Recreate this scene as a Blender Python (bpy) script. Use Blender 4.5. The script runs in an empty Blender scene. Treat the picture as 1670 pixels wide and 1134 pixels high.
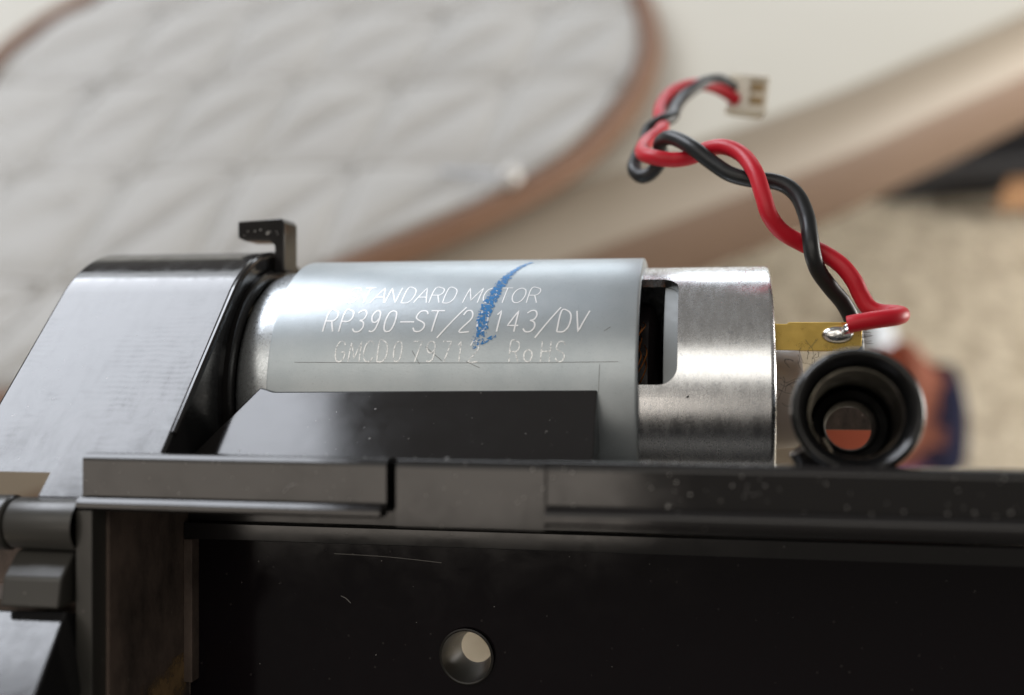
import bpy, bmesh, math, random
from math import sin, cos, pi, radians, sqrt, hypot, atan2
from mathutils import Vector, Matrix
random.seed(7)
SC = bpy.context.scene
COL = SC.collection
S = 0.001                                   # everything below is written in millimetres

# ------------------------------------------------------------------ camera
F = 1750.0; W0, H0 = 1670.0, 1134.0         # focal length and size of the photograph in pixels
PITCH = radians(45); YAW = radians(10.2)
CAMZ = 360.0                                # lens above the carpet, mm
cam_d = bpy.data.cameras.new('camera'); cam = bpy.data.objects.new('camera', cam_d); COL.objects.link(cam)
cam.location = (0, 0, CAMZ * S); cam.rotation_euler = (pi / 2 - PITCH, 0, 0)
cam_d.sensor_width = 36; cam_d.lens = 36 * F / W0
cam_d.clip_start = 0.005; cam_d.clip_end = 50
cam_d.dof.use_dof = True; cam_d.dof.focus_distance = 0.1005; cam_d.dof.aperture_fstop = 37.7 / 2.85
SC.camera = cam
R_, U_, F_ = Vector((1, 0, 0)), Vector((0, sin(PITCH), cos(PITCH))), Vector((0, cos(PITCH), -sin(PITCH)))
CS, SN = cos(YAW), sin(YAW)
# device frame: origin at the lens, X along the motor shaft, Y away, Z up in the picture
MX, MY, MZ = CS * R_ - SN * F_, SN * R_ + CS * F_, U_
MROT = Matrix((MX, MY, MZ)).transposed()
def dev2w(p): return MROT @ (Vector(p) * S) + Vector((0, 0, CAMZ * S))

def ray(px, py):
    u, v = (px - W0 / 2) / F, (H0 / 2 - py) / F
    return Vector((CS * u - SN, SN * u + CS, v))
def aty(px, py, Y):
    r = ray(px, py); return r * (Y / r.y)
def wz(px, py, z):                          # point of the world at height z (mm)
    r = MROT @ ray(px, py); t = (z - CAMZ) / r.z
    return Vector((r.x * t, r.y * t, z))
AX_Y, AX_Z = 110.0, -4.94                   # the motor shaft
def cyl(px, py, R):                         # (X, angle) on a cylinder round the shaft
    r = ray(px, py)
    a = r.y ** 2 + r.z ** 2; b = -2 * (r.y * AX_Y + r.z * AX_Z); c = AX_Y ** 2 + AX_Z ** 2 - R * R
    d = max(0.0, b * b - 4 * a * c); t = (-b - sqrt(d)) / (2 * a); p = r * t
    return p.x, atan2(p.z - AX_Z, AX_Y - p.y)
def oncyl(x, th, R): return Vector((x, AX_Y - R * cos(th), AX_Z + R * sin(th)))

# ------------------------------------------------------------------ light
world = bpy.data.worlds.new('World'); SC.world = world; world.use_nodes = True
bg = world.node_tree.nodes['Background']; bg.inputs[0].default_value = (1.0, 0.93, 0.85, 1); bg.inputs[1].default_value = 0.17
def lamp(name, d, dist, sx, sy, L, col):
    ld = bpy.data.lights.new(name, 'AREA'); ld.shape = 'RECTANGLE'; ld.size = sx; ld.size_y = sy
    ld.energy = pi * sx * sy * L; ld.color = col
    o = bpy.data.objects.new(name, ld); COL.objects.link(o)
    tgt = dev2w((-20, 100, -5)); z = (MROT @ Vector(d)).normalized()
    x = MX - z * MX.dot(z); x.normalize(); y = z.cross(x)
    o.matrix_world = Matrix.Translation(tgt + z * dist) @ Matrix((x, y, z)).transposed().to_4x4()
lamp('window_light', (-.60, .03, .88), 0.92, 0.44, 0.46, 9.5, (0.88, 0.92, 1.0))
lamp('upper_window_light', (-.55, .33, .85), 0.95, 0.5, 0.17, 3.0, (0.90, 0.95, 1.0))
lamp('far_fill_light', (.05, .66, .74), 0.95, 0.70, 0.26, 4.0, (0.88, 0.94, 1.0))  # added lamp, no window known here; brightens rail and can edges
lamp('room_light', (-.34, -.95, -.067), 1.2, 0.72, 0.26, 2.1, (1.0, 0.89, 0.78))
lamp('room_light_high', (-.22, -.86, .50), 1.1, 1.5, 0.50, 1.6, (1.0, 0.95, 0.87))
ld = bpy.data.lights.new('floor_fill_light', 'AREA'); ld.shape = 'RECTANGLE'; ld.size = .30; ld.size_y = .22  # added lamp out of view, lifts the carpet that the seat shadows
ld.energy = pi * .30 * .22 * 19; ld.color = (1.0, .96, .90)
lo_ = bpy.data.objects.new('floor_fill_light', ld); COL.objects.link(lo_); lo_.location = (.56, .24, .23)
lo_.rotation_euler = (Vector(lo_.location) - Vector((.2, .36, 0))).to_track_quat('Z', 'Y').to_euler()
SC.view_settings.view_transform = 'Standard'; SC.view_settings.look = 'None'
SC.view_settings.exposure = 0; SC.view_settings.gamma = 1
SC.cycles.use_denoising = True
SC.cycles.max_bounces = 8

# ------------------------------------------------------------------ materials
class NT:
    def __init__(s, name):
        s.m = bpy.data.materials.new(name); s.m.use_nodes = True; s.t = s.m.node_tree
        s.b = s.t.nodes['Principled BSDF']; s.out = s.t.nodes['Material Output']
        tc = s.t.nodes.new('ShaderNodeTexCoord'); mp = s.t.nodes.new('ShaderNodeMapping')
        mp.inputs['Scale'].default_value = (1 / S,) * 3
        s.t.links.new(tc.outputs['Object'], mp.inputs['Vector']); s.co = mp.outputs[0]
    def link(s, a, b): s.t.links.new(a, b)
    def scaled(s, sc, rot=(0, 0, 0)):
        mp = s.t.nodes.new('ShaderNodeMapping'); mp.inputs['Scale'].default_value = sc; mp.inputs['Rotation'].default_value = rot
        s.link(s.co, mp.inputs['Vector']); return mp.outputs[0]
    def noise(s, scale, detail=4, rough=.55, co=None, dist=0):
        n = s.t.nodes.new('ShaderNodeTexNoise'); n.inputs['Scale'].default_value = scale
        n.inputs['Detail'].default_value = detail; n.inputs['Roughness'].default_value = rough; n.inputs['Distortion'].default_value = dist
        s.link(co or s.co, n.inputs['Vector']); return n.outputs['Fac']
    def voro(s, scale, co=None, feature='F1', out='Distance'):
        n = s.t.nodes.new('ShaderNodeTexVoronoi'); n.feature = feature; n.inputs['Scale'].default_value = scale
        s.link(co or s.co, n.inputs['Vector']); return n.outputs[out]
    def ramp(s, f, stops):
        n = s.t.nodes.new('ShaderNodeValToRGB'); e = n.color_ramp.elements
        while len(e) < len(stops): e.new(.5)
        for el, (p, c) in zip(e, stops):
            el.position = p; el.color = (c, c, c, 1) if isinstance(c, (int, float)) else (*c, 1)
        s.link(f, n.inputs[0]); return n.outputs[0]
    def mix(s, f, a, b):
        n = s.t.nodes.new('ShaderNodeMix'); n.data_type = 'RGBA'
        for sock, v in ((n.inputs[0], f), (n.inputs[6], a), (n.inputs[7], b)):
            if hasattr(v, 'links'): s.link(v, sock)
            elif isinstance(v, (int, float)): sock.default_value = v
            else: sock.default_value = (*v, 1)
        return n.outputs[2]
    def math(s, op, a, b=0.0):
        n = s.t.nodes.new('ShaderNodeMath'); n.operation = op
        for sock, v in zip(n.inputs, (a, b)):
            if hasattr(v, 'links'): s.link(v, sock)
            else: sock.default_value = v
        return n.outputs[0]
    def bump(s, h, dist, strength=1.0):
        n = s.t.nodes.new('ShaderNodeBump'); n.inputs['Distance'].default_value = dist * S; n.inputs['Strength'].default_value = strength
        s.link(h, n.inputs['Height']); s.link(n.outputs[0], s.b.inputs['Normal']); return n
    def set(s, **k):
        for n, v in k.items():
            i = s.b.inputs[n.replace('_', ' ')]
            if hasattr(v, 'links'): s.link(v, i)
            elif isinstance(v, tuple): i.default_value = (*v, 1)
            else: i.default_value = v
        return s

def plastic(name, base=(.016, .015, .015), rough=(.06, .17), speck=.5, spec=.5, dust=None):
    n = NT(name)
    smudge = n.noise(.32, 6, .6, dist=.6)
    fine = n.noise(6, 3)
    r = n.ramp(smudge, [(.35, rough[0]), (.7, rough[1])])
    sp = n.ramp(n.noise(1.7, 5, .72), [(.69, 0), (.76, speck)])
    v = n.ramp(n.voro(.55), [(.035, 1), (.075, 0)])
    tot = n.math('MAXIMUM', sp, n.math('MULTIPLY', v, speck * .9))
    col = n.mix(tot, base, (.30, .28, .26))
    if dust:
        dm = n.ramp(n.noise(.16, 7, .7, n.scaled((1.0, 1.0, .55))), [(.34, .15), (.60, 1.0)])
        col = n.mix(n.math('MULTIPLY', dm, dust), col, (.22, .165, .135))
    n.set(Base_Color=col, Roughness=n.math('ADD', r, n.math('MULTIPLY', tot, .3)), Specular_IOR_Level=spec)
    h = n.math('ADD', n.math('MULTIPLY', fine, .25), n.math('ADD', n.math('MULTIPLY', smudge, .5), n.math('MULTIPLY', tot, .8)))
    n.bump(h, .007, .6)
    return n.m
M = {}
M['plastic'] = plastic('black_gloss_plastic')
M['plastic_clean'] = plastic('black_plastic', speck=.2, rough=(.10, .2))
M['cradle'] = plastic('scuffed_black_plastic', speck=.45, rough=(.09, .14))
M['plastic_satin'] = plastic('satin_black_plastic', base=(.05, .048, .043), speck=.5, rough=(.30, .42))
M['plastic_dusty'] = plastic('dusty_black_plastic', speck=.6, rough=(.45, .6), spec=.25, dust=.75)
M['plastic_panel'] = plastic('black_panel_plastic', base=(.007, .005, .0065), speck=.1, rough=(.07, .14), spec=.25)
# gear cover: fingerprints
def cover_mat(name):
    n = NT(name)
    w = n.t.nodes.new('ShaderNodeTexWave'); w.wave_type = 'RINGS'; w.rings_direction = 'X'
    w.inputs['Scale'].default_value = .62; w.inputs['Distortion'].default_value = 5; w.inputs['Detail'].default_value = 3; w.inputs['Detail Scale'].default_value = .5
    mp = n.t.nodes.new('ShaderNodeMapping'); mp.inputs['Location'].default_value = (-9, 6, 0); n.link(n.co, mp.inputs['Vector']); n.link(mp.outputs[0], w.inputs['Vector'])
    area = n.ramp(n.noise(.16, 3), [(.45, 0), (.62, 1)])
    fp = n.math('MULTIPLY', w.outputs['Fac'], area)
    sm = n.noise(.35, 6, .65, dist=1)
    r = n.math('ADD', n.ramp(sm, [(.35, .07), (.7, .17)]), n.math('MULTIPLY', fp, .07))
    sp = n.ramp(n.noise(1.4, 5, .75), [(.66, 0), (.76, .7)])
    dk = n.ramp(n.voro(.16), [(.02, 1), (.04, 0)])
    streak = n.noise(.5, 5, .65, n.scaled((1.6, .35, .35)))
    n.set(Base_Color=n.mix(sp, (.02, .02, .021), (.30, .29, .28)), Roughness=n.math('ADD', n.math('ADD', r, n.ramp(streak, [(.42, 0), (.75, .09)])), n.math('MULTIPLY', dk, .5)), Specular_IOR_Level=.58)
    n.bump(n.math('ADD', n.math('MULTIPLY', n.noise(5, 3), .35), n.math('ADD', sm, n.math('ADD', n.math('MULTIPLY', fp, .12), n.math('MULTIPLY', n.noise(.12, 2), 7)))), .010, .7)
    return n.m
M['cover'] = cover_mat('black_cover_plastic')
n = NT('zinc_plated_steel')
fine = n.noise(9, 3, .7); patch = n.noise(.25, 5, .6)
pits = n.ramp(n.noise(5, 3, .8), [(.24, .72), (.40, 1)])
n.set(Base_Color=n.mix(n.ramp(patch, [(.3, 0), (.7, 1)]), (.40, .445, .47), (.47, .51, .53)), Metallic=.6, Roughness=n.ramp(fine, [(.3, .32), (.7, .46)]))
bc = n.b.inputs['Base Color'].links[0].from_socket
mm_ = n.t.nodes.new('ShaderNodeMix'); mm_.data_type = 'RGBA'; mm_.blend_type = 'MULTIPLY'; mm_.inputs[0].default_value = 1
n.link(bc, mm_.inputs[6]); n.link(pits, mm_.inputs[7]); n.link(mm_.outputs[2], n.b.inputs['Base Color'])
n.bump(fine, .02, .5); M['zinc'] = n.m
n = NT('bright_nickel_plate')
streak = n.noise(.8, 6, .7, n.scaled((1.6, .7, .35))); fine = n.noise(5, 4, .75)
spots = n.ramp(n.noise(2.6, 6, .8), [(.30, .0), (.46, 1)])
n.set(Base_Color=n.mix(spots, (.55, .58, .63), (.82, .835, .85)), Metallic=1.0, Roughness=n.ramp(n.math('MULTIPLY', n.math('ADD', streak, fine), .5), [(.35, .20), (.68, .34)]))
n.bump(n.math('ADD', streak, n.math('MULTIPLY', fine, .4)), .012, .4); M['nickel'] = n.m
n = NT('soft_bright_steel'); n.set(Base_Color=(.55, .58, .60), Metallic=.75, Roughness=n.ramp(n.noise(3, 5, .7), [(.3, .2), (.7, .4)])); n.bump(n.noise(7), .03, .4); M['can'] = n.m
n = NT('white_etched_lettering'); n.set(Base_Color=(.97, .97, .97), Metallic=.55, Roughness=.4); M['print'] = n.m
n = NT('faint_lettering')
tr = n.t.nodes.new('ShaderNodeBsdfTransparent'); mx = n.t.nodes.new('ShaderNodeMixShader')
n.set(Base_Color=(.93, .94, .94), Metallic=.4, Roughness=.4); n.link(n.ramp(n.noise(2.2, 4, .7), [(.36, .08), (.54, .95)]), mx.inputs[0])
n.link(tr.outputs[0], mx.inputs[1]); n.link(n.b.outputs[0], mx.inputs[2]); n.link(mx.outputs[0], n.out.inputs[0]); M['print_faint'] = n.m
n = NT('blue_marker_ink')
tr = n.t.nodes.new('ShaderNodeBsdfTransparent'); mx = n.t.nodes.new('ShaderNodeMixShader')
n.set(Base_Color=n.mix(n.noise(1.5, 4), (.01, .17, .50), (.03, .27, .62)), Roughness=.4)
uvn = n.t.nodes.new('ShaderNodeUVMap'); sx = n.t.nodes.new('ShaderNodeSeparateXYZ'); n.link(uvn.outputs[0], sx.inputs[0])
edge = n.math('MULTIPLY', n.math('ABSOLUTE', n.math('SUBTRACT', sx.outputs[0], .5)), 2.0)
thin = n.math('ADD', n.math('MULTIPLY', n.math('POWER', edge, 3.0), .16), sx.outputs[1])
fac = n.ramp(n.math('SUBTRACT', n.noise(3.4, 4, .75), thin), [(.39, 0), (.47, .95)])
n.link(fac, mx.inputs[0]); n.link(tr.outputs[0], mx.inputs[1]); n.link(n.b.outputs[0], mx.inputs[2]); n.link(mx.outputs[0], n.out.inputs[0]); M['ink'] = n.m
n = NT('brass'); n.set(Base_Color=n.mix(n.noise(.5, 3), (.72, .49, .12), (.78, .56, .17)), Metallic=1.0, Roughness=n.ramp(n.noise(.9, 4), [(.3, .24), (.7, .36)])); n.bump(n.noise(1.2, 3), .006, .3); M['brass'] = n.m
n = NT('solder'); n.set(Base_Color=(.80, .80, .79), Metallic=1.0, Roughness=.22); n.bump(n.noise(2.2, 3), .12, .5); M['solder'] = n.m
def rubber(name, c, r, sc=.4):
    n = NT(name); n.set(Base_Color=n.mix(n.ramp(n.noise(1.3, 6, .75), [(.66, 0), (.78, .5)]), c, tuple(min(1, x * 1.5 + .06) for x in c)), Roughness=n.ramp(n.noise(.8, 5), [(.3, r - .06), (.7, r + .1)]), Specular_IOR_Level=sc)
    n.bump(n.noise(2.5, 4), .012, .5); return n.m
M['red'] = rubber('red_insulation', (.54, .008, .022), .42, .38)
M['black_wire'] = rubber('black_insulation', (.013, .014, .015), .38, .4)
M['grommet'] = rubber('black_rubber', (.007, .007, .007), .16, .5)
M['bore'] = rubber('matt_black_bore', (.003, .003, .003), .5, .08)
M['ivory'] = rubber('ivory_nylon', (.86, .81, .70), .45)
M['tan_nylon'] = rubber('tan_nylon', (.42, .30, .16), .5)
M['grey_nylon'] = rubber('grey_nylon', (.22, .235, .24), .45)
M['hub'] = rubber('dull_bushing', (.30, .26, .235), .40)
M['armature'] = rubber('dark_armature', (.012, .008, .009), .4)
n = NT('copper_wire'); n.set(Base_Color=(.62, .22, .06), Metallic=1.0, Roughness=.3); M['copper'] = n.m
n = NT('dark_copper'); n.set(Base_Color=(.035, .008, .006), Roughness=.6); M['dark_copper'] = n.m
n = NT('lint'); n.set(Base_Color=(.05, .045, .04), Roughness=.9); M['lint'] = n.m
n = NT('pale_dust'); n.set(Base_Color=(.42, .41, .39), Roughness=.7); M['dust'] = n.m
n = NT('tan_dust'); n.set(Base_Color=n.mix(n.noise(1.5), (.42, .27, .12), (.30, .19, .09)), Roughness=.95); M['tan_dust'] = n.m
n = NT('dust_patch'); n.set(Base_Color=n.mix(n.noise(1.8, 4), (.40, .26, .12), (.26, .17, .09)), Roughness=.95, Specular_IOR_Level=.1)
tr = n.t.nodes.new('ShaderNodeBsdfTransparent'); mx = n.t.nodes.new('ShaderNodeMixShader'); uvn = n.t.nodes.new('ShaderNodeUVMap'); sx = n.t.nodes.new('ShaderNodeSeparateXYZ'); n.link(uvn.outputs[0], sx.inputs[0])
n.link(n.ramp(n.math('SUBTRACT', n.noise(.55, 6, .75), n.math('MULTIPLY', sx.outputs[1], .34)), [(.18, 0), (.46, .95)]), mx.inputs[0])
n.link(tr.outputs[0], mx.inputs[1]); n.link(n.b.outputs[0], mx.inputs[2]); n.link(mx.outputs[0], n.out.inputs[0]); M['dust_patch'] = n.m
n = NT('dark_scratch'); n.set(Base_Color=(.20, .20, .20), Metallic=.5, Roughness=.6); M['scratch'] = n.m
n = NT('red_marker'); n.set(Base_Color=(.45, .05, .10), Roughness=.4)
tr = n.t.nodes.new('ShaderNodeBsdfTransparent'); mx = n.t.nodes.new('ShaderNodeMixShader')
n.link(n.ramp(n.noise(.9, 4, .6), [(.38, 0), (.66, .8)]), mx.inputs[0]); n.link(tr.outputs[0], mx.inputs[1]); n.link(n.b.outputs[0], mx.inputs[2]); n.link(mx.outputs[0], n.out.inputs[0]); M['red_ink'] = n.m
# background
n = NT('white_quilted_fabric'); n.set(Base_Color=n.mix(n.noise(.03, 4), (.40, .388, .362), (.455, .44, .415)), Roughness=.55, Specular_IOR_Level=.3); n.bump(n.noise(.5, 4), .8, .35); M['quilt'] = n.m
n = NT('pale_thread'); n.set(Base_Color=(.52, .51, .49), Roughness=.7); M['thread'] = n.m
n = NT('brown_piping'); n.set(Base_Color=n.mix(n.noise(.08, 4), (.14, .07, .037), (.22, .115, .065)), Roughness=.7); M['piping'] = n.m
n = NT('cream_seat'); n.set(Base_Color=n.mix(n.noise(.012, 3), (.50, .475, .41), (.55, .525, .46)), Roughness=.5, Specular_IOR_Level=.3); M['cream'] = n.m
n = NT('brown_side_shade'); n.set(Base_Color=n.mix(n.noise(.02, 4), (.135, .085, .056), (.17, .11, .075)), Roughness=.7); M['side_shade'] = n.m
n = NT('tan_shade_band'); n.set(Base_Color=n.mix(n.noise(.02, 4), (.25, .21, .165), (.29, .245, .19)), Roughness=.6); M['shade_band'] = n.m  # middle tone of the seat edge's shading, put into the colour
n = NT('beige_carpet')
cl = n.noise(.085, 5, .7); fn = n.noise(.55, 4, .75)
n.set(Base_Color=n.mix(n.ramp(n.math('MULTIPLY', n.math('ADD', cl, fn), .5), [(.42, 0), (.58, 1)]), (.34, .28, .20), (.80, .72, .58)), Roughness=.95, Specular_IOR_Level=.1)
n.bump(n.math('ADD', cl, fn), 4, .8); M['carpet'] = n.m
n = NT('black_furniture'); n.set(Base_Color=(.008, .008, .010), Roughness=.6); M['black'] = n.m
n = NT('tan_wood'); n.set(Base_Color=n.mix(n.noise(.1, 4), (.30, .16, .08), (.36, .20, .10)), Roughness=.6); M['wood'] = n.m
n = NT('patterned_cloth')
sx = n.t.nodes.new('ShaderNodeSeparateXYZ'); n.link(n.co, sx.inputs[0])
f = n.math('ADD', n.math('MULTIPLY', sx.outputs[0], .02), n.math('MULTIPLY', n.noise(.06, 2, .5, dist=.8), .8))
low = n.ramp(n.math('ADD', n.math('MULTIPLY', sx.outputs[2], .02), n.math('MULTIPLY', n.noise(.05, 2), .3)), [(.40, 0), (.46, 1)])
inner = n.mix(low, (.22, .085, .19), (.20, .075, .05))
inner = n.mix(n.ramp(n.math('MULTIPLY', sx.outputs[0], -.02), [(.08, 0), (.14, 1)]), inner, (.46, .12, .075))
n.set(Base_Color=n.mix(n.ramp(f, [(.58, 0), (.64, 1)]), inner, (.010, .011, .028)), Roughness=.9, Specular_IOR_Level=.1); M['cloth'] = n.m
n = NT('orange_cloth'); n.set(Base_Color=n.mix(n.noise(.2), (.62, .10, .035), (.7, .15, .06)), Roughness=.8); M['orange'] = n.m
n = NT('pale_white'); n.set(Base_Color=(.62, .66, .72), Roughness=.7); M['pale_item'] = n.m

# ------------------------------------------------------------------ mesh helpers (device frame, mm)
BASE = {}
def empty(name, label, cat, base, rot=True, kind=None):
    o = bpy.data.objects.new(name, None); o.empty_display_size = .01; COL.objects.link(o)
    if rot:
        o.matrix_world = Matrix.Translation(dev2w(base)) @ MROT.to_4x4()
    else:
        o.location = Vector(base) * S
    o['label'] = label; o['category'] = cat
    BASE[o.name] = Vector(base); return o
class MB:
    def __init__(s): s.v = []; s.f = []
    def add(s, vs, fs):
        k = len(s.v); s.v += [Vector(p) for p in vs]; s.f += [[i + k for i in f] for f in fs]; return s
    def box(s, x0, x1, y0, y1, z0, z1):
        vs = [(x, y, z) for x in (x0, x1) for y in (y0, y1) for z in (z0, z1)]
        return s.add(vs, [(0, 1, 3, 2), (4, 6, 7, 5), (0, 4, 5, 1), (2, 3, 7, 6), (0, 2, 6, 4), (1, 5, 7, 3)])
    def prism(s, poly, axis, a, b):         # poly: 2-D points in the other two axes
        def mk(t, q): p = list(q); p.insert(axis, t); return tuple(p)
        n = len(poly)
        return s.add([mk(a, q) for q in poly] + [mk(b, q) for q in poly],
                     [tuple(range(n))[::-1], tuple(range(n, 2 * n))] + [(i, (i + 1) % n, n + (i + 1) % n, n + i) for i in range(n)])
    def grid(s, rows, closed_u=False, closed_v=False):
        nv, nu = len(rows), len(rows[0])
        fs = []
        for j in range(nv if closed_v else nv - 1):
            for i in range(nu if closed_u else nu - 1):
                a, b = j * nu + i, j * nu + (i + 1) % nu
                c, d = ((j + 1) % nv) * nu + (i + 1) % nu, ((j + 1) % nv) * nu + i
                fs.append((a, b, c, d))
        return s.add([p for r in rows for p in r], fs)
    def lathe(s, prof, org, axis, n=64):    # prof: (distance along axis, radius)
        a = Vector(axis).normalized(); u = a.orthogonal().normalized(); w = a.cross(u); o = Vector(org)
        return s.grid([[o + a * t + (u * cos(2 * pi * i / n) + w * sin(2 * pi * i / n)) * r for i in range(n)] for t, r in prof], closed_u=True)
    def tube(s, pts, r, n=14, sub=8, cap=True):
        P = smooth(pts, sub) if sub > 1 else [Vector(p) for p in pts]
        m = len(P); rr = r if callable(r) else (lambda t: r)
        rows = []; nrm = None
        for i, p in enumerate(P):
            t = (P[min(i + 1, m - 1)] - P[max(i - 1, 0)]).normalized()
            nrm = t.orthogonal().normalized() if nrm is None else (nrm - t * nrm.dot(t)).normalized()
            b = t.cross(nrm); q = rr(i / (m - 1))
            rows.append([p + (nrm * cos(2 * pi * k / n) + b * sin(2 * pi * k / n)) * q for k in range(n)])
        k0 = len(s.v); s.grid(rows, closed_u=True)
        if cap:
            s.f.append([k0 + i for i in range(n)][::-1]); s.f.append([k0 + (m - 1) * n + i for i in range(n)])
        return s
def smooth(pts, sub):
    P = [Vector(p) for p in pts]; out = []
    for i in range(len(P) - 1):
        p0, p1, p2, p3 = P[max(i - 1, 0)], P[i], P[i + 1], P[min(i + 2, len(P) - 1)]
        for k in range(sub):
            t = k / sub
            out.append(.5 * ((2 * p1) + (p2 - p0) * t + (2 * p0 - 5 * p1 + 4 * p2 - p3) * t * t + (3 * p1 - p0 - 3 * p2 + p3) * t ** 3))
    out.append(P[-1]); return out
def build(mb, name, mat, parent=None, bevel=0, seg=2, sharp=40, recalc=True, kind=None, label=None, cuts=None, base=None, wn=False):
    b0 = base if base is not None else (BASE[parent.name] if parent else Vector((0, 0, 0)))
    me = bpy.data.meshes.new(name)
    bm = bmesh.new(); vs = [bm.verts.new((p - b0) * S) for p in mb.v]
    for f in mb.f:
        try: bm.faces.new([vs[i] for i in f])
        except ValueError: pass
    bmesh.ops.remove_doubles(bm, verts=bm.verts[:], dist=1e-7)
    if recalc: bmesh.ops.recalc_face_normals(bm, faces=bm.faces[:])
    if bevel:
        ed = [e for e in bm.edges if len(e.link_faces) == 2 and e.calc_face_angle(0) > radians(28)]
        bmesh.ops.bevel(bm, geom=ed, offset=bevel * S, segments=seg, profile=.5, affect='EDGES', clamp_overlap=True)
    bm.to_mesh(me); bm.free()
    o = bpy.data.objects.new(name, me); COL.objects.link(o)
    if cuts:
        for c in cuts:
            cm = bpy.data.meshes.new('cut'); cm.from_pydata([tuple((p - b0) * S) for p in c.v], [], c.f)
            bb = bmesh.new(); bb.from_mesh(cm); bmesh.ops.recalc_face_normals(bb, faces=bb.faces[:]); bb.to_mesh(cm); bb.free()
            co = bpy.data.objects.new('cut', cm); COL.objects.link(co)
            md = o.modifiers.new('b', 'BOOLEAN'); md.operation = 'DIFFERENCE'; md.solver = 'EXACT'; md.object = co
            dg = bpy.context.evaluated_depsgraph_get(); nm = bpy.data.meshes.new_from_object(o.evaluated_get(dg))
            o.modifiers.clear(); o.data = nm; bpy.data.objects.remove(co); bpy.data.meshes.remove(cm)
        o.data.name = name
    o.data.materials.clear(); o.data.materials.append(mat)
    o.data.polygons.foreach_set('use_smooth', [True] * len(o.data.polygons)); o.data.set_sharp_from_angle(angle=radians(sharp))
    if wn or bevel or cuts:
        wm = o.modifiers.new('weighted_normal', 'WEIGHTED_NORMAL'); wm.keep_sharp = True; wm.weight = 90
    if parent: o.parent = parent; BASE[o.name] = b0
    if kind: o['kind'] = kind
    if label: o['label'] = label
    return o

# ================================================================== the plastic housing
HB = (-10, 95, -48)
hous = empty('plastic_housing', 'glossy black plastic machine housing with gear cover and long front rail holding the motor', 'housing', HB)
# gear cover: an arch round the shaft that runs down as a flat face towards us
RC = 15.2; A0 = radians(43)
def cover_profile(R, s_end, far_z=-22.0):
    q = []
    for i in range(41):
        th = A0 + (pi - A0) * i / 40
        q.append((AX_Y - R * cos(th), AX_Z + R * sin(th)))
    ty, tz = AX_Y - R * cos(A0), AX_Z + R * sin(A0)
    dy, dz = -sin(A0), -cos(A0)
    ey, ez = ty + dy * s_end, tz + dz * s_end
    ny, nz = cos(A0), -sin(A0)
    return [(ey, ez)] + q + [(AX_Y + R, far_z), (ey + ny * 8 + 14, far_z), (ey + ny * 5, ez + nz * 5)]
cov = MB().prism(cover_profile(RC, 25.0), 0, -64.3, -45.7)
n1 = MB().box(-80, -55.4, 60, 130, -60, -10.75)        # lower left: the face ends early
n2 = MB().box(-51.45, -40, 60, 84.72, -60, 0)          # behind the rail
n4 = MB().box(-51.45, -40, 60, 97.9, -60, -11.2)
n3 = MB().prism([(AX_Y + 13.4 * cos(i * pi / 24), AX_Z + 13.4 * sin(i * pi / 24)) for i in range(48)], 0, -48.6, -40)   # seat for the motor
build(cov, 'gear_cover', M['cover'], hous, bevel=.45, seg=3, cuts=[n1, n2, n4, n3], sharp=30)
# raised lip along the cover's right edge
lp = []
for i in range(30):
    th = A0 + (pi * .98 - A0) * i / 29; lp.append((-45.75, AX_Y - 14.9 * cos(th), AX_Z + 14.9 * sin(th)))
lp = [(-45.75, AX_Y - 14.9 * cos(A0) - sin(A0) * s, AX_Z + 14.9 * sin(A0) - cos(A0) * s) for s in (17.5, 12, 8, 4)] + lp
build(MB().tube(lp, .34, n=8, sub=2), 'edge_lip', M['plastic_clean'], hous)
# inner collar between cover and motor
build(MB().lathe([(-48.5, 13.2), (-45.2, 13.35), (-45.0, 13.0), (-45.0, 12.2), (-48.5, 11.5)], (0, AX_Y, AX_Z), (1, 0, 0), 72), 'motor_collar', M['plastic_clean'], hous)
# hook on top of the cover
hk = MB().prism([(-49.3, 13.5), (-44.35, 13.75), (-44.0, 13.3), (-44.0, 8.2), (-45.15, 8.2), (-45.15, 10.9), (-45.7, 11.35), (-48.5, 11.4), (-49.3, 11.75)], 1, 108, 111.6)
build(hk, 'hook', M['plastic'], hous, bevel=.16)
# cradle in front of the motor
def P(px, py, Y): return aty(px, py, Y)
YC = 95.6
def onplane(px, py, p0, nrm):
    r = ray(px, py); return r * (Vector(p0).dot(nrm) / r.dot(nrm))
nm = Vector((0, -cos(radians(44)), sin(radians(44)))); p0 = P(700, 640, YC)
a, b, c, d = [onplane(px, py, p0, nm) for px, py in ((424, 633), (974, 637), (967, 752), (303, 752))]
a1 = onplane(446, 640, p0, nm)
bk = Vector((0, .6, .05))
cr = MB().add([a, a1, b, c, d, a + bk, a1 + bk, b + bk, Vector((c.x, b.y + .6, c.z)), Vector((d.x, a.y + .6, d.z))],
              [(0, 1, 2, 3, 4), (0, 5, 6, 1), (1, 6, 7, 2), (2, 7, 8, 3), (3, 8, 9, 4), (4, 9, 5, 0), (5, 9, 8, 7, 6)])
build(cr, 'cradle', M['cradle'], hous, bevel=.16, seg=3, sharp=50)

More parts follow.
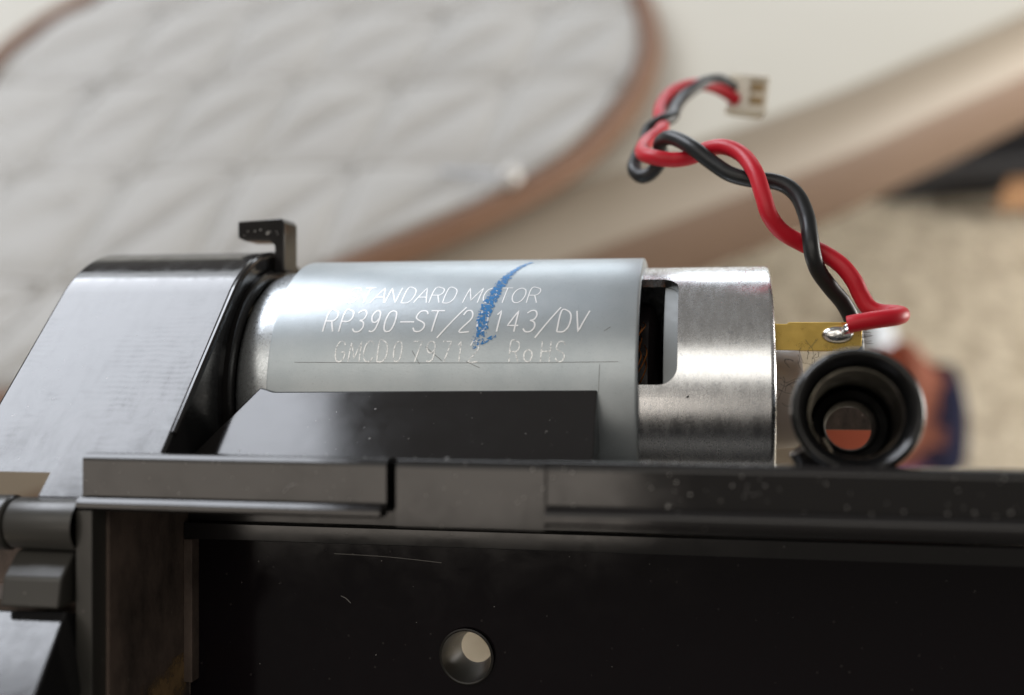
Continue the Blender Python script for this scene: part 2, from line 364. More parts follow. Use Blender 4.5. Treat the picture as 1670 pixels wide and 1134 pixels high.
# front rail
ZT = -8.85
XL = -51.25
def rounded_rail(x0, x1, y0, y1, z0, z1, r=.62):
    poly = [(y0, z0), (y0, z1 - r)] + [(y0 + r * f_, z1 - r + r * g_) for f_, g_ in ((.06, .3), (.16, .42), (.56, .82), (.7, .93))] + [(y0 + r, z1), (y1, z1 - .1), (y1, z0)]
    return MB().prism(poly, 0, x0, x1)
build(rounded_rail(XL, -24.9, 82.0, 84.6, -12.9, ZT), 'rail_wall', M['plastic'], hous, sharp=35, wn=True)
build(rounded_rail(-23.95, -12.1, 81.55, 84.6, -14.05, ZT), 'rail_block', M['plastic'], hous, sharp=35, wn=True)
build(rounded_rail(-12.1, 46, 82.05, 84.6, -12.9, ZT, .7), 'rail_wall', M['plastic'], hous, sharp=35, wn=True)
build(MB().box(-25, -23.9, 83.9, 84.5, -13.3, ZT - .5), 'rail_joint', M['bore'], hous)
# lips below the rail
def lip(x0, x1, yf, zt, zb, r, soft=False):
    poly = [(83.0, zt - .02), (83.0, zb), (yf + .25, zb), (yf, zb + .25)] + [(yf + r * f_, zt - r + r * g_) for f_, g_ in ([(1 - cos(t), sin(t)) for t in [i * pi / 24 for i in range(13)]] if soft else ((0, 0), (.04, .1), (.12, .2), (.78, .86), (.9, .96), (1, 1)))]
    return MB().prism(poly, 0, x0, x1)
build(lip(XL + .02, -25.1, 80.9, -12.45, -13.45, .45), 'rail_lip', M['plastic'], hous, sharp=35, wn=True)
build(lip(-12.0, 46, 80.6, -12.3, -13.6, .62, True), 'rail_lip', M['plastic'], hous, sharp=35, wn=True)
# left post of the frame
build(MB().box(XL, -49.75, 80.95, 97, -46, -13.47), 'frame_post', M['plastic_satin'], hous, bevel=.12)
# inside of the tray
build(MB().box(-49.7, 46, 83.05, 96.2, -13.2, -12.92), 'tray_roof', M['plastic_clean'], hous)
build(MB().box(-49.72, -49.42, 83.0, 97.7, -45.9, -13.22), 'side_wall', M['plastic_dusty'], hous)
st = MB().box(-49.4, 46, 96.0, 97.6, -18.4, -16.8)
build(st, 'step_strip', M['plastic_clean'], hous, bevel=.1)
build(MB().box(-49.4, -48.5, 96.0, 97.6, -32.2, -18.42), 'inner_rib', M['plastic_dusty'], hous, bevel=.1)
build(MB().box(-49.4, 46, 97.0, 97.8, -16.78, -13.22), 'tray_back_top', M['plastic_clean'], hous)
# back panel with a countersunk hole
hx, hz = P(762, 1070, 97.4).x, P(762, 1070, 97.4).z
def panel_with_hole(x0, x1, z0, z1, y, cx, cz, prof):
    mb = MB(); N = 48
    rect = []
    for i in range(N):
        t = 2 * pi * i / N + pi / 4; dx, dz = cos(t), sin(t); k = min(abs(4 / dx) if dx else 9e9, abs(4 / dz) if dz else 9e9); rect.append(Vector((cx + dx * k, y, cz + dz * k)))
    rows = [rect] + [[Vector((cx + r * cos(2 * pi * i / N + pi / 4), y + t, cz + r * sin(2 * pi * i / N + pi / 4))) for i in range(N)] for t, r in prof]
    mb.grid(rows, closed_u=True)
    X, Z = [x0, cx - 4, cx + 4, x1], [z0, cz - 4, cz + 4, z1]
    for i in range(3):
        for j in range(3):
            if (i, j) == (1, 1): continue
            mb.add([(X[i], y, Z[j]), (X[i + 1], y, Z[j]), (X[i + 1], y, Z[j + 1]), (X[i], y, Z[j + 1])], [(0, 1, 2, 3)])
    return mb
pn = panel_with_hole(-49.41, 46, -46, -18.42, 97.4, hx, hz, [(0, 2.62), (.0, 2.6)])
build(pn, 'back_panel', M['plastic_panel'], hous)
build(MB().lathe([(-.35, 2.62), (-.4, 2.5), (-.35, 2.38), (.4, 2.2), (2.6, 1.62), (3.4, 1.55), (3.4, 1.9), (1.5, 2.5), (0, 2.62)], (hx, 97.4, hz), (.06, 1, .0), 48), 'screw_boss', plastic('boss_plastic', base=(.02, .018, .016), speck=.4, rough=(.3, .42), spec=.35), hous)
build(MB().box(-49.4, 46, 83, 97.4, -46.6, -46.0), 'tray_floor', M['plastic_panel'], hous)
# tan dust gathered low on the side wall
dm = MB(); dm.grid([[Vector((-49.39 + .05 * random.random(), 84.5 + 12 * i / 24, -34.5 + 5.2 * j / 14)) for i in range(25)] for j in range(15)])
dmo = build(dm, 'dust_patch', M['dust_patch'], hous, recalc=False)
uvd = dmo.data.uv_layers.new(name='UVMap')
for lo in dmo.data.loops:
    v = dmo.data.vertices[lo.vertex_index].co / S + Vector(HB); u_, w_ = (v.y - 84.5) / 12, (v.z + 34.5) / 5.2
    uvd.data[lo.index].uv = (u_, max(0, abs(w_ - .25 - .45 * u_) * 2.2 + max(0, .35 - u_) * 1.2))

# lower left: pivot tube, block and lower face
build(MB().lathe([(-61.5, .6), (-61.5, 2.0), (-61.2, 2.28), (-57.8, 2.32), (-57.6, 2.15), (-57.55, 1.85), (-57.4, 1.85), (-57.35, 2.1), (-57.2, 2.16), (-51.6, 2.2), (-51.2, 2.2)], (0, 82.2, -14.85), (1, 0, 0), 48), 'pivot_tube', M['plastic_satin'], hous)
bp = [(79.3, -21.3), (79.75, -18.95), (81.6, -17.1), (88, -16.6), (88, -21.3)]
build(MB().prism(bp, 0, -57.1, -51.75), 'pivot_block', M['plastic_satin'], hous, bevel=.25, seg=3)
tr_ = P(109, 996, 80.4); nl = Vector((0, -cos(radians(48)), sin(radians(48))))
fr_ = [onplane(px, py, tr_, nl) for px, py in ((-120, 994), (109, 996), (45, 1170), (-140, 1170))]
lcv = MB().add(fr_ + [p + Vector((0, 6, -2)) for p in fr_], [(0, 1, 2, 3), (4, 5, 6, 7), (0, 1, 5, 4), (1, 2, 6, 5), (2, 3, 7, 6), (3, 0, 4, 7)])
build(lcv, 'lower_cover', M['cover'], hous, bevel=.22, seg=3)
build(MB().prism([(82.5, -21.5), (82.5, -45), (90, -45), (90, -16.7), (88.1, -16.7), (88.1, -21.5)], 0, -66, -51.3), 'lower_wall', M['plastic_dusty'], hous)

# rubber ring (hollow boss) at the right
fo, ho = P(1399, 669, 85.5), P(1384, 698, 97.0)
axd = (ho - fo).normalized(); Lr = (ho - fo).length
ring = MB().lathe([(Lr + 1, 4.6), (5.2, 5.02), (1.0, 5.28), (.35, 5.18), (.03, 4.9), (0, 4.72), (.07, 4.64), (.16, 4.54), (.42, 4.25), (.78, 3.95), (1.2, 3.78), (2.0, 3.7)], fo, axd, 72)
sq = lambda mb: [setattr(p, 'xyz', fo + axd * (p - fo).dot(axd) + ((p - fo) - axd * (p - fo).dot(axd)) * .95) for p in mb.v]
sq(ring)
build(ring, 'hollow_boss', M['grommet'], hous, sharp=60)
bore = MB().lathe([(1.98, 3.72), (4, 3.66), (Lr - 2.2, 3.5), (Lr - 1.6, 3.2), (Lr - 1.45, 2.55), (Lr - 1.6, 2.42), (Lr - 1.6, 2.25), (Lr - 1.2, 2.1), (Lr + .6, 2.0), (Lr + .6, 3.2), (Lr + .6, 4.5)], fo, axd, 60)
sq(bore)
build(bore, 'boss_bore', M['bore'], hous, sharp=45)
build(MB().tube([fo + Vector((-3.4, 4.5, -3.2)), fo + Vector((-2.5, 4.5, -5)), fo + Vector((-2, 3.5, -8))], 1.6, n=10), 'boss_foot', M['plastic_clean'], hous)
build(MB().box(9.6, 17.4, 112, 114.0, -8.3, -5.9), 'cross_bar', M['plastic_dusty'], hous, bevel=.2)

# specks of dust and lint on the rail
dk = MB()
def speck(c, q, nrm):
    nrm = Vector(nrm).normalized(); u = nrm.orthogonal().normalized(); w = nrm.cross(u); st_ = random.uniform(.6, 1.6)
    dk.add([Vector(c) + (u * cos(k * pi / 3) * st_ + w * sin(k * pi / 3)) * q for k in range(6)] + [Vector(c) + nrm * q * .5], [(k, (k + 1) % 6, 6) for k in range(6)])
for i in range(95):
    x = random.uniform(-51, 24); z = random.uniform(-12.2, -9.3); yv = 82.0 if x < -24.7 else (81.53 if x < -12.1 else 82.03)
    if -24.75 < x < -24: continue
    speck((x, yv, z), random.choice((.03, .03, .04, .05, .07)) * (1.25 if x > -14 else .9), (0, -1, 0))
for i in range(9):
    speck((random.uniform(-49, -44.6), 107.98, random.uniform(11.9, 13.3)), random.choice((.06, .09, .14)), (0, -1, 0))
for i in range(45):
    x = random.uniform(-51, 24); speck((x, random.uniform(82.6, 84.2), ZT), random.choice((.03, .04, .07)), (0, -.2, 1))
for i in range(50):
    x = random.uniform(-11.8, 24); speck((x, random.uniform(80.85, 81.1), random.uniform(-12.8, -12.45)), random.choice((.03, .05, .06)), (0, -1, .8))
for i in range(34):
    x = random.uniform(-47, 24); speck((x, 97.38, random.uniform(-31, -19)), random.choice((.015, .02, .035)), (0, -1, 0))
for i in range(26):
    p = onplane(random.uniform(450, 965), random.uniform(645, 735), p0, nm); speck(p, random.choice((.015, .02, .03)), nm)
build(dk, 'dust_speck', M['dust'], hous, kind='stuff')
sc_ = MB()
for p, q, Y in (((462, 803), (481, 789), 81.96), ((545, 903), (720, 918), 97.35), ((556, 972), (572, 984), 97.35)):
    a_, b_ = P(*p, Y), P(*q, Y); m_ = (a_ + b_) / 2 + Vector((0, 0, .12)); sc_.tube([a_, m_, b_], .028, n=5, sub=6)
build(sc_, 'scratch_mark', M['dust'], hous, kind='stuff')

# ================================================================== the motor
mot = empty('electric_motor', 'silver cylindrical electric motor with etched lettering and a blue marker stroke', 'motor', (-20, AX_Y, AX_Z - 14))
O = (0, AX_Y, AX_Z)
build(MB().lathe([(-45.4, 6), (-45.4, 10.6), (-45.1, 11.7), (-44.4, 12.45), (-43.4, 12.85), (-42.2, 13.0), (-39, 13.0)], O, (1, 0, 0), 96), 'can_shoulder', M['can'], mot)
# end of the can with its vent
def cap_shell():
    R = 13.0; mb = MB(); N = 60
    x0, x1, t0, t1 = -8.6, -2.45, radians(7.0), radians(62.0); rc = 1.75
    ra = rc / R
    hole = []                                # rounded rectangle in (x, angle)
    def arc(cx, ct, s): return [(cx + rc * cos(s + k * pi / 2 / 8), ct + ra * sin(s + k * pi / 2 / 8)) for k in range(9)]
    hole += arc(x1 - rc, t1 - ra, 0) + arc(x0 + rc, t1 - ra, pi / 2) + arc(x0 + rc, t0 + ra, pi) + arc(x1 - rc, t0 + ra, 3 * pi / 2)
    dense = []
    for i in range(len(hole)):
        p, q = hole[i], hole[(i + 1) % len(hole)]; k = max(1, int(hypot(q[0] - p[0], (q[1] - p[1]) * R) / .5))
        dense += [(p[0] + (q[0] - p[0]) * j / k, p[1] + (q[1] - p[1]) * j / k) for j in range(k)]
    X0, X1, T0, T1 = -9.5, -1.4, radians(2), radians(67)
    cx, ct = (x0 + x1) / 2, (t0 + t1) / 2
    outer = []
    for x, t in dense:
        # nearest point on outer rectangle along the ray from the centre
        dx, dt = (x - cx) / ((x1 - x0) / 2), (t - ct) / ((t1 - t0) / 2); m = max(abs(dx), abs(dt)); dx /= m; dt /= m
        outer.append((cx + dx * ((X1 - X0) / 2) + (((X0 + X1) / 2) - cx), ct + dt * (T1 - T0) / 2 + ((T0 + T1) / 2 - ct)))
    rows = []
    for k in range(5):
        rows.append([oncyl(o[0] + (h[0] - o[0]) * k / 4, o[1] + (h[1] - o[1]) * k / 4, R) for o, h in zip(outer, dense)])
    rows.append([oncyl(h[0], h[1], R - .12) for h in dense]); rows.append([oncyl(h[0], h[1], R - .8) for h in dense])
    mb.grid(rows, closed_u=True)
    def patch(xa, xb, ta, tb):
        nx = max(1, int((xb - xa) / 1.2)); nt = max(2, int((tb - ta) / radians(4)))
        mb.grid([[oncyl(xa + (xb - xa) * i / nx, ta + (tb - ta) * j / nt, R) for i in range(nx + 1)] for j in range(nt + 1)])
    patch(-9.5, -1.4, T1, T0 + 2 * pi)
    patch(-1.4, 5.75, T0, T0 + 2 * pi)
    prof = [(5.75, 13.0), (5.98, 12.95), (6.15, 12.8), (6.2, 12.55), (6.2, 12.0), (5.9, 11.95)]
    mb.lathe_off = None
    rws = [[oncyl(x, T0 + 2 * pi * i / 90, r) for i in range(90)] for x, r in prof]
    mb.grid(rws, closed_u=True)
    return mb
build(cap_shell(), 'can', M['nickel'], mot, sharp=50, recalc=False)
build(MB().lathe([(5.6, 11.95), (6.0, 11.9), (6.05, 6.0), (6.05, 4.9)], O, (1, 0, 0), 72), 'end_bell', M['hub'], mot)
build(MB().lathe([(6.0, 5.2), (8.8, 5.0), (9.25, 4.6), (9.3, 2.0), (9.3, 1.1), (12.0, 1.0), (12.1, .8)], O, (1, 0, 0), 48), 'bearing_hub', M['hub'], mot)
build(MB().lathe([(-3.75, 7), (-3.75, 12.0), (-3.6, 12.12), (5.5, 12.1)], O, (1, 0, 0), 72), 'brush_holder', M['grey_nylon'], mot)
build(MB().lathe([(-12, 3), (-12, 9.4), (-5.3, 9.4), (-5.0, 9.0), (-4.2, 4)], O, (1, 0, 0), 48), 'armature', M['armature'], mot)
cw = MB()
for i in range(7):
    t = radians(8 + 4 * i + random.uniform(-2, 2)); x = -6.9 + random.uniform(0, .9)
    cw.tube([oncyl(x - 1.2, t - .12, 10.5), oncyl(x, t, 11.2 + random.uniform(-.4, .4)), oncyl(x + .7, t + .16, 10.8), oncyl(x + .4, t + .3, 9.8)], .07, n=6, sub=5)
build(cw, 'winding', M['copper'], mot, kind='stuff')
build(MB().add([oncyl(5.3 + .62 * i, radians(-7 - 12 * j), 13.02 - .28 * i) for i in (0, 1) for j in (0, 1)], [(0, 1, 3, 2)]), 'crimp_notch', M['hub'], mot, recalc=False)
# steel sleeve round the can
RS = 14.0
sl = MB().lathe([(-41.0, 13.05), (-41.05, 13.8), (-40.95, RS - .03), (-40.75, RS), (-30, RS), (-20, RS), (-10, RS), (-6.25, RS), (-6.05, RS - .03), (-5.95, 13.85), (-5.95, 13.02)], O, (1, 0, 0), 160)
build(sl, 'sleeve', M['zinc'], mot, sharp=50)

# lettering: single-stroke glyphs laid on the sleeve
G = {'S': [[(.92, .82), (.72, .98), (.3, .98), (.08, .8), (.14, .6), (.8, .4), (.92, .2), (.68, .02), (.26, .02), (.04, .18)]],
     'T': [[(0, 1), (1, 1)], [(.5, 1), (.5, 0)]], 'A': [[(0, 0), (.5, 1), (1, 0)], [(.2, .36), (.8, .36)]],
     'N': [[(.02, 0), (.02, 1), (.95, 0), (.95, 1)]],
     'D': [[(.04, 0), (.04, 1), (.55, 1), (.88, .8), (.96, .5), (.88, .2), (.55, 0), (.04, 0)]],
     'R': [[(.04, 0), (.04, 1), (.65, 1), (.9, .88), (.92, .66), (.66, .5), (.04, .5)], [(.55, .5), (.95, 0)]],
     'P': [[(.04, 0), (.04, 1), (.65, 1), (.9, .88), (.92, .64), (.66, .48), (.04, .48)]],
     'M': [[(0, 0), (.04, 1), (.5, .15), (.96, 1), (1, 0)]], 'W': [[(0, 1), (.2, 0), (.5, .8), (.8, 0), (1, 1)]],
     'O': [[(.5, 1), (.16, .86), (.02, .5), (.16, .14), (.5, 0), (.84, .14), (.98, .5), (.84, .86), (.5, 1)]],
     '0': [[(.5, 1), (.2, .9), (.08, .5), (.2, .1), (.5, 0), (.8, .1), (.92, .5), (.8, .9), (.5, 1)]],
     '3': [[(.08, .88), (.35, 1), (.7, 1), (.9, .8), (.78, .58), (.45, .52)], [(.45, .52), (.82, .44), (.95, .22), (.72, .02), (.3, 0), (.04, .14)]],
     '9': [[(.9, .62), (.65, .44), (.3, .46), (.1, .7), (.26, .94), (.6, 1), (.86, .84), (.92, .5), (.8, .14), (.5, 0), (.2, .04)]],
     '-': [[(.0, .45), (1, .45)]], '/': [[(0, -.28), (1, 1.18)]],
     '2': [[(.08, .78), (.26, .98), (.66, 1), (.9, .8), (.82, .54), (.04, 0), (.96, 0)]],
     '1': [[(.25, .8), (.55, 1), (.55, 0)]], '4': [[(.72, 0), (.72, 1), (.02, .28), (1, .28)]],
     'V': [[(0, 1), (.45, 0), (1, 1)]], 'G': [[(.92, .8), (.66, 1), (.3, .98), (.06, .7), (.04, .3), (.3, .02), (.7, .02), (.94, .2), (.94, .45), (.55, .45)]],
     'C': [[(.92, .8), (.66, 1), (.3, .98), (.06, .7), (.04, .3), (.3, .02), (.7, .02), (.94, .2)]],
     '7': [[(.02, 1), (.95, 1), (.4, 0)]], '5': [[(.9, 1), (.18, 1), (.1, .56), (.5, .64), (.86, .5), (.92, .24), (.66, .02), (.3, 0), (.06, .12)]],
     'o': [[(.5, .6), (.15, .48), (.06, .28), (.2, .06), (.5, 0), (.8, .06), (.94, .28), (.85, .48), (.5, .6)]],
     'H': [[(.05, 0), (.05, 1)], [(.95, 0), (.95, 1)], [(.05, .5), (.95, .5)]], ' ': []}
def ribbon(mb, P2, w, R):                    # P2: points (x, arc length mm) on the cylinder
    if not callable(w):
        q = []
        for a, b in zip(P2, P2[1:]):
            k = max(1, int(hypot(b[0] - a[0], b[1] - a[1]) / .3)); q += [(a[0] + (b[0] - a[0]) * t / k, a[1] + (b[1] - a[1]) * t / k) for t in range(k)]
        P2 = q + [P2[-1]]
    n_ = len(P2); L, Rr = [], []
    for i, p in enumerate(P2):
        a = P2[max(i - 1, 0)]; b = P2[min(i + 1, n_ - 1)]
        tx, ts = b[0] - a[0], b[1] - a[1]; l = hypot(tx, ts) or 1; nx, ns = -ts / l, tx / l
        ww = w(i / (n_ - 1)) if callable(w) else w
        L.append((p[0] + nx * ww / 2, p[1] + ns * ww / 2)); Rr.append((p[0] - nx * ww / 2, p[1] - ns * ww / 2))
    mb.grid([[oncyl(x, s / R, R) for x, s in L], [oncyl(x, s / R, R) for x, s in Rr]])
def letters(items, py_top, py_bot, slant, w, name, mat):
    """items: (char, left px, right px); heights from the photograph's top and baseline at mid width"""
    mb = MB(); R = RS + .02
    for ch, pl, pr in items:
        xm, tb = cyl((pl + pr) / 2, py_bot, R); _, tt = cyl((pl + pr) / 2, py_top, R)
        xl, _ = cyl(pl, (py_top + py_bot) / 2, R); xr, _ = cyl(pr, (py_top + py_bot) / 2, R)
        h = (tt - tb) * R
        for st_ in G[ch]:
            q = [(xl + (xr - xl) * (u + slant * (v - .5)), tb * R + h * v) for u, v in st_]
            if len(q) > 3:
                q2 = smooth([Vector((x, y, 0)) for x, y in q], 4) if ch in 'SDRPO0392GCo5' else [Vector((x, y, 0)) for x, y in q]
                q = [(v.x, v.y) for v in q2]
            ribbon(mb, q, w, R)
    o = build(mb, name, mat, mot, recalc=False); o['kind'] = 'stuff'; return o
def spread(text, pl, pr, frac=.74):
    st_ = (pr - pl) / (len(text) - 1 + frac)
    return [(c, pl + i * st_, pl + (i + frac) * st_) for i, c in enumerate(text) if c != ' ']
# pixel spans read off the photograph, letter by letter
L1 = [('S', 567, 586), ('T', 590, 607), ('A', 610, 632), ('N', 633, 651), ('D', 659, 677), ('A', 680, 701), ('R', 704, 722), ('D', 726, 744), ('M', 760, 784), ('O', 789, 809), ('T', 815, 832), ('O', 836, 857), ('R', 862, 880)]
L2 = [('R', 531, 549), ('P', 557, 574), ('3', 578, 596), ('9', 603, 619), ('0', 627, 646), ('-', 653, 676), ('S', 676, 696), ('T', 698, 720), ('/', 722, 752), ('2', 752, 770), ('0', 778, 796), ('1', 804, 822), ('4', 829, 847), ('3', 855, 875), ('/', 880, 908), ('D', 911, 931), ('V', 937, 958)]
L3 = [('G', 547, 563), ('M', 570, 588), ('C', 593, 610), ('D', 616, 632), ('0', 641, 656), ('7', 672, 687), ('9', 694, 710), ('7', 720, 735), ('1', 742, 757), ('2', 765, 781), ('R', 831, 847), ('o', 854, 869), ('H', 882, 898), ('S', 906, 922)]
letters(L1, 470, 494, .28, .115, 'printed_name', M['print'])
letters(L2, 507, 541, .26, .155, 'printed_model_number', M['print'])
letters(L3, 557, 590, .10, .13, 'printed_serial_number', M['print_faint'])
# blue marker stroke
mk = MB(); pts = [cyl(px, py, RS + .035) for px, py in ((868, 428), (842, 440), (818, 462), (802, 488), (790, 512), (784, 536), (779, 556), (777, 572))]
P2 = [(v.x, v.y) for v in smooth([Vector((x, t * (RS + .035), 0)) for x, t in pts], 8)]
def mkw(t): return .35 + 1.15 * sin(min(1, t * 1.25 + .05) * pi * .62) * (1 if t < .85 else max(.4, 1 - (t - .85) * 3))
ribbon(mk, P2, mkw, RS + .035)
ink = build(mk, 'blue_marker_stroke', M['ink'], mot, recalc=False)
uv = ink.data.uv_layers.new(name='UVMap'); nP = len(P2)
for lo in ink.data.loops:
    vi = lo.vertex_index; i = vi % nP; uv.data[lo.index].uv = (0.0 if vi < nP else 1.0, .02 + .12 * max(0, (i / nP - .55)) * 2)
mk2 = MB(); P2 = [(x, t * (RS + .035)) for x, t in (cyl(px, py, RS + .035) for px, py in ((784, 560), (793, 556), (801, 551), (809, 549)))]
ribbon(mk2, P2, .38, RS + .035)
i2 = build(mk2, 'blue_marker_tail', M['ink'], mot, recalc=False); uv = i2.data.uv_layers.new(name='UVMap')
for lo in i2.data.loops: uv.data[lo.index].uv = (.5, .06)
# worn edges of an old label and scratches
scm = MB()
def line(pp, w): ribbon(scm, [(x, t * (RS + .015)) for x, t in (cyl(px, py, RS + .015) for px, py in pp)], w, RS + .015)
line([(480, 591), (600, 592), (720, 592), (850, 592), (1008, 590)], .045)
line([(672, 572), (684, 594)], .05); line([(694, 566), (720, 588)], .06); line([(760, 590), (782, 600)], .05); line([(978, 594), (977, 615), (976, 640)], .05); line([(985, 540), (996, 533)], .06)
build(scm, 'scratch', M['scratch'], mot, recalc=False, kind='stuff')
rk = MB(); rk.grid([[oncyl(3.1 + .75 * i, radians(57 + 4.0 * i * .5 + j * 7 + i * 4), 13.02) for i in range(5)] for j in range(3)])
build(rk, 'red_marker_smear', M['red_ink'], mot, recalc=False)
# brass terminals
YT = 101.6
def terminal(Y, x1, zt, zb):
    poly = [(5.9, zb), (x1 - .6, zb - .15), (x1, zb + .35), (x1 + .05, zt - .5), (x1 - .5, zt), (7.6, zt + .03), (7.4, zt - .14), (5.9, zt - .1)]
    return MB().prism(poly, 1, Y, Y + .5)
zt, zb = P(1330, 526, YT).z, P(1330, 571, YT).z
term = build(terminal(YT, 14.0, zt, zb), 'terminal', M['brass'], mot, bevel=.06)
build(terminal(119.0, 13.4, zt, zb), 'terminal', M['brass'], mot, bevel=.06)
sb = P(1366, 546, YT)
sol = MB().lathe([(0, .0), (0, 1.15), (-.25, 1.05), (-.5, .75), (-.62, .35), (-.64, .02)], sb, (0, 1, 0), 28)
sol.v = [Vector((sb.x + (p.x - sb.x) * 1.25, p.y, sb.z + (p.z - sb.z) * .72)) for p in sol.v]
so = build(sol, 'solder_joint', M['solder'], mot)
so.parent = term
# lint under the terminal
li = MB()
for i in range(26):
    c = P(random.uniform(1268, 1330), random.uniform(574, 660), random.uniform(98, 102)); q = [c]
    d_ = Vector((random.gauss(0, 1), random.gauss(0, .5), random.gauss(0, 1))).normalized() * .5
    for k in range(4):
        d_ = (d_ + Vector((random.gauss(0, .25), random.gauss(0, .2), random.gauss(0, .25)))).normalized() * random.uniform(.3, .6); q.append(q[-1] + d_)
    li.tube(q, .022, n=4, sub=3)
for i in range(16):
    c = P(1404, random.uniform(535, 560), YT + .2); li.tube([c, c + Vector((random.uniform(.4, 1.1), 0, random.uniform(-.2, .2)))], .018, n=4, sub=1)
build(li, 'lint', M['lint'], mot, kind='stuff')

# ================================================================== the twisted pair of wires
wir = empty('twisted_wire_lead', 'red and black twisted wires soldered to the motor and ending in a small ivory plug', 'wire', tuple(P(1366, 546, YT)))
Zc = lambda zx, zy: (1000 + zx / 2.412, 90 + zy / 2.412)
def track(rows): return [P(*Zc(zx, zy), Y) for zx, zy, Y in rows]
RW = .80
red = track([(925, 1060, 100.4), (965, 1052, 100.2), (1040, 1040, 100.3), (1110, 1030, 101.0), (1132, 1022, 102.4), (1105, 1016, 103.8), (1050, 1012, 104.6), (1005, 992, 104.9), (975, 945, 105), (945, 885, 105), (895, 825, 105.3), (825, 778, 105.9), (745, 742, 106.4), (665, 695, 105.6), (615, 630, 104.9), (590, 555, 105.2), (560, 465, 106.4), (510, 395, 108.4), (440, 362, 110), (370, 370, 111.4), (310, 400, 112.3), (240, 412, 112.3), (165, 403, 112.6), (115, 385, 115.0), (130, 345, 119.5), (180, 305, 123), (195, 275, 127), (183, 235, 129.5), (195, 190, 132.5), (235, 145, 136), (300, 120, 139), (370, 118, 141.5), (430, 140, 143.5), (485, 178, 145)])
blk = track([(955, 1230, 106.5), (955, 1130, 107.5), (940, 1045, 107.2), (905, 975, 106.6), (855, 915, 105.8), (808, 850, 104.8), (785, 785, 104.3), (775, 715, 104.8), (762, 640, 106), (732, 565, 107.2), (685, 517, 108), (620, 495, 108.4), (545, 490, 108.4), (460, 468, 108.7), (385, 420, 109.6), (320, 370, 110.4), (262, 336, 112), (215, 325, 113.6), (185, 350, 115.8), (190, 400, 117), (160, 455, 117.5), (115, 478, 118), (82, 448, 119.2), (95, 400, 121), (125, 345, 123.5), (140, 295, 125.6), (185, 262, 126.4), (232, 242, 128.5), (245, 205, 132.5), (280, 160, 136.5), (350, 112, 140.5), (420, 100, 143), (470, 128, 145)])
rw = build(MB().tube(red, RW, n=18, sub=10), 'red_wire', M['red'], wir)
build(MB().tube(blk, RW * .98, n=18, sub=10), 'black_wire', M['black_wire'], wir)
bs = MB(); e = red[0]
sa = P(1368, 546, YT - .35)
for i in range(9):
    o_ = Vector((0, random.uniform(-.25, .25), random.uniform(-.32, .32)))
    bs.tube([e + Vector((.5, 0, -.1)) + o_, e + (sa - e) * .45 + o_ * .9, sa + o_ * .5 + Vector((.3, 0, 0)), sa + o_ * .6 + Vector((-.3, .2, -.1))], .13, n=6, sub=4)
bo = build(bs, 'bare_strand', M['solder'], wir, kind='stuff'); bo.parent = rw
# plug
pc = P(1216, 156, 147); pr_ = Vector((.98, .1, -.10)).normalized(); pu = Vector((.10, .0, 1)).normalized(); pf = pr_.cross(pu)
def plugbox(a0, a1, b0, b1, c0, c1):
    mb = MB().box(a0, a1, b0, b1, c0, c1); mb.v = [pc + pr_ * p.x - pf * p.y + pu * p.z for p in mb.v]; return mb
plug = build(plugbox(-1.6, 2.7, -2.0, 2.0, -2.5, 2.3), 'plug', M['ivory'], wir, bevel=.15, cuts=[plugbox(.25, 2.25, -2.5, -1.2, -1.8, 1.9)])
for k in (-1, 1):
    tb_ = build(plugbox(-2.5, -1.4, -1.6, 1.6, 1.85 * k - .5, 1.85 * k + .5), 'plug_ear', M['ivory'], wir, bevel=.1); tb_.parent = plug
    ct_ = build(plugbox(.4, 2.1, -1.5, -1.1, k * .85 - .5, k * .85 + .5), 'plug_contact', M['tan_nylon'], wir, bevel=.08); ct_.parent = plug

# ================================================================== background (world frame, mm)
def wbuild(mb, name, mat, parent=None, base=None, **k): return build(mb, name, mat, parent, base=Vector(base) if base is not None else None, **k)
car = NT
g = MB(); 
g.grid([[Vector((-1500 + 3000 * i / 30, -600 + 3600 * j / 30, 0)) for i in range(31)] for j in range(31)])
o = wbuild(g, 'carpet', M['carpet']); o['kind'] = 'structure'; o['label'] = 'beige speckled carpet floor seen blurred below the chair'; 
ZS = CAMZ - 205                              # top of the seat shell
ZP = ZS + 12                                 # top of the pad
chair = empty('chair', 'cream moulded chair with its underside shaded in brown behind the motor', 'chair', (250, 400, 0), rot=False)
# seat shell: one big outline; the near right edge is read off the photograph
edge = [(2050, -90), (1850, 0), (1670, 84), (1560, 132), (1440, 186), (1320, 232), (1220, 268), (1100, 312), (900, 385), (700, 470), (450, 600), (200, 700), (-200, 830)]
ep = [wz(px, py, ZS) for px, py in edge]
ep = smooth(ep, 4)
far = [Vector((-700, ep[-1].y + 250, ZS)), Vector((-700, 1000, ZS)), Vector((1200, 1000, ZS))]
out = ep + far
def inset(poly, d, z):
    n_ = len(poly); res = []
    area = sum(poly[i].x * poly[(i + 1) % n_].y - poly[(i + 1) % n_].x * poly[i].y for i in range(n_)); sg = 1 if area > 0 else -1
    for i in range(n_):
        a, b, c = poly[i - 1], poly[i], poly[(i + 1) % n_]
        t = ((b - a).normalized() + (c - b).normalized()).normalized(); nn = Vector((-t.y, t.x, 0)) * sg
        res.append(Vector((b.x + nn.x * d, b.y + nn.y * d, z)))
    return res
RB = 23
rows = [inset(out, RB * (1 - sin(t)), ZS - RB * (1 - cos(t))) for t in [i * pi / 2 / 8 for i in range(9)]]
top = MB().grid(rows[:3], closed_u=True); top.f.append(list(range(len(out))))
wbuild(top, 'seat_shell', M['cream'], chair, sharp=60)
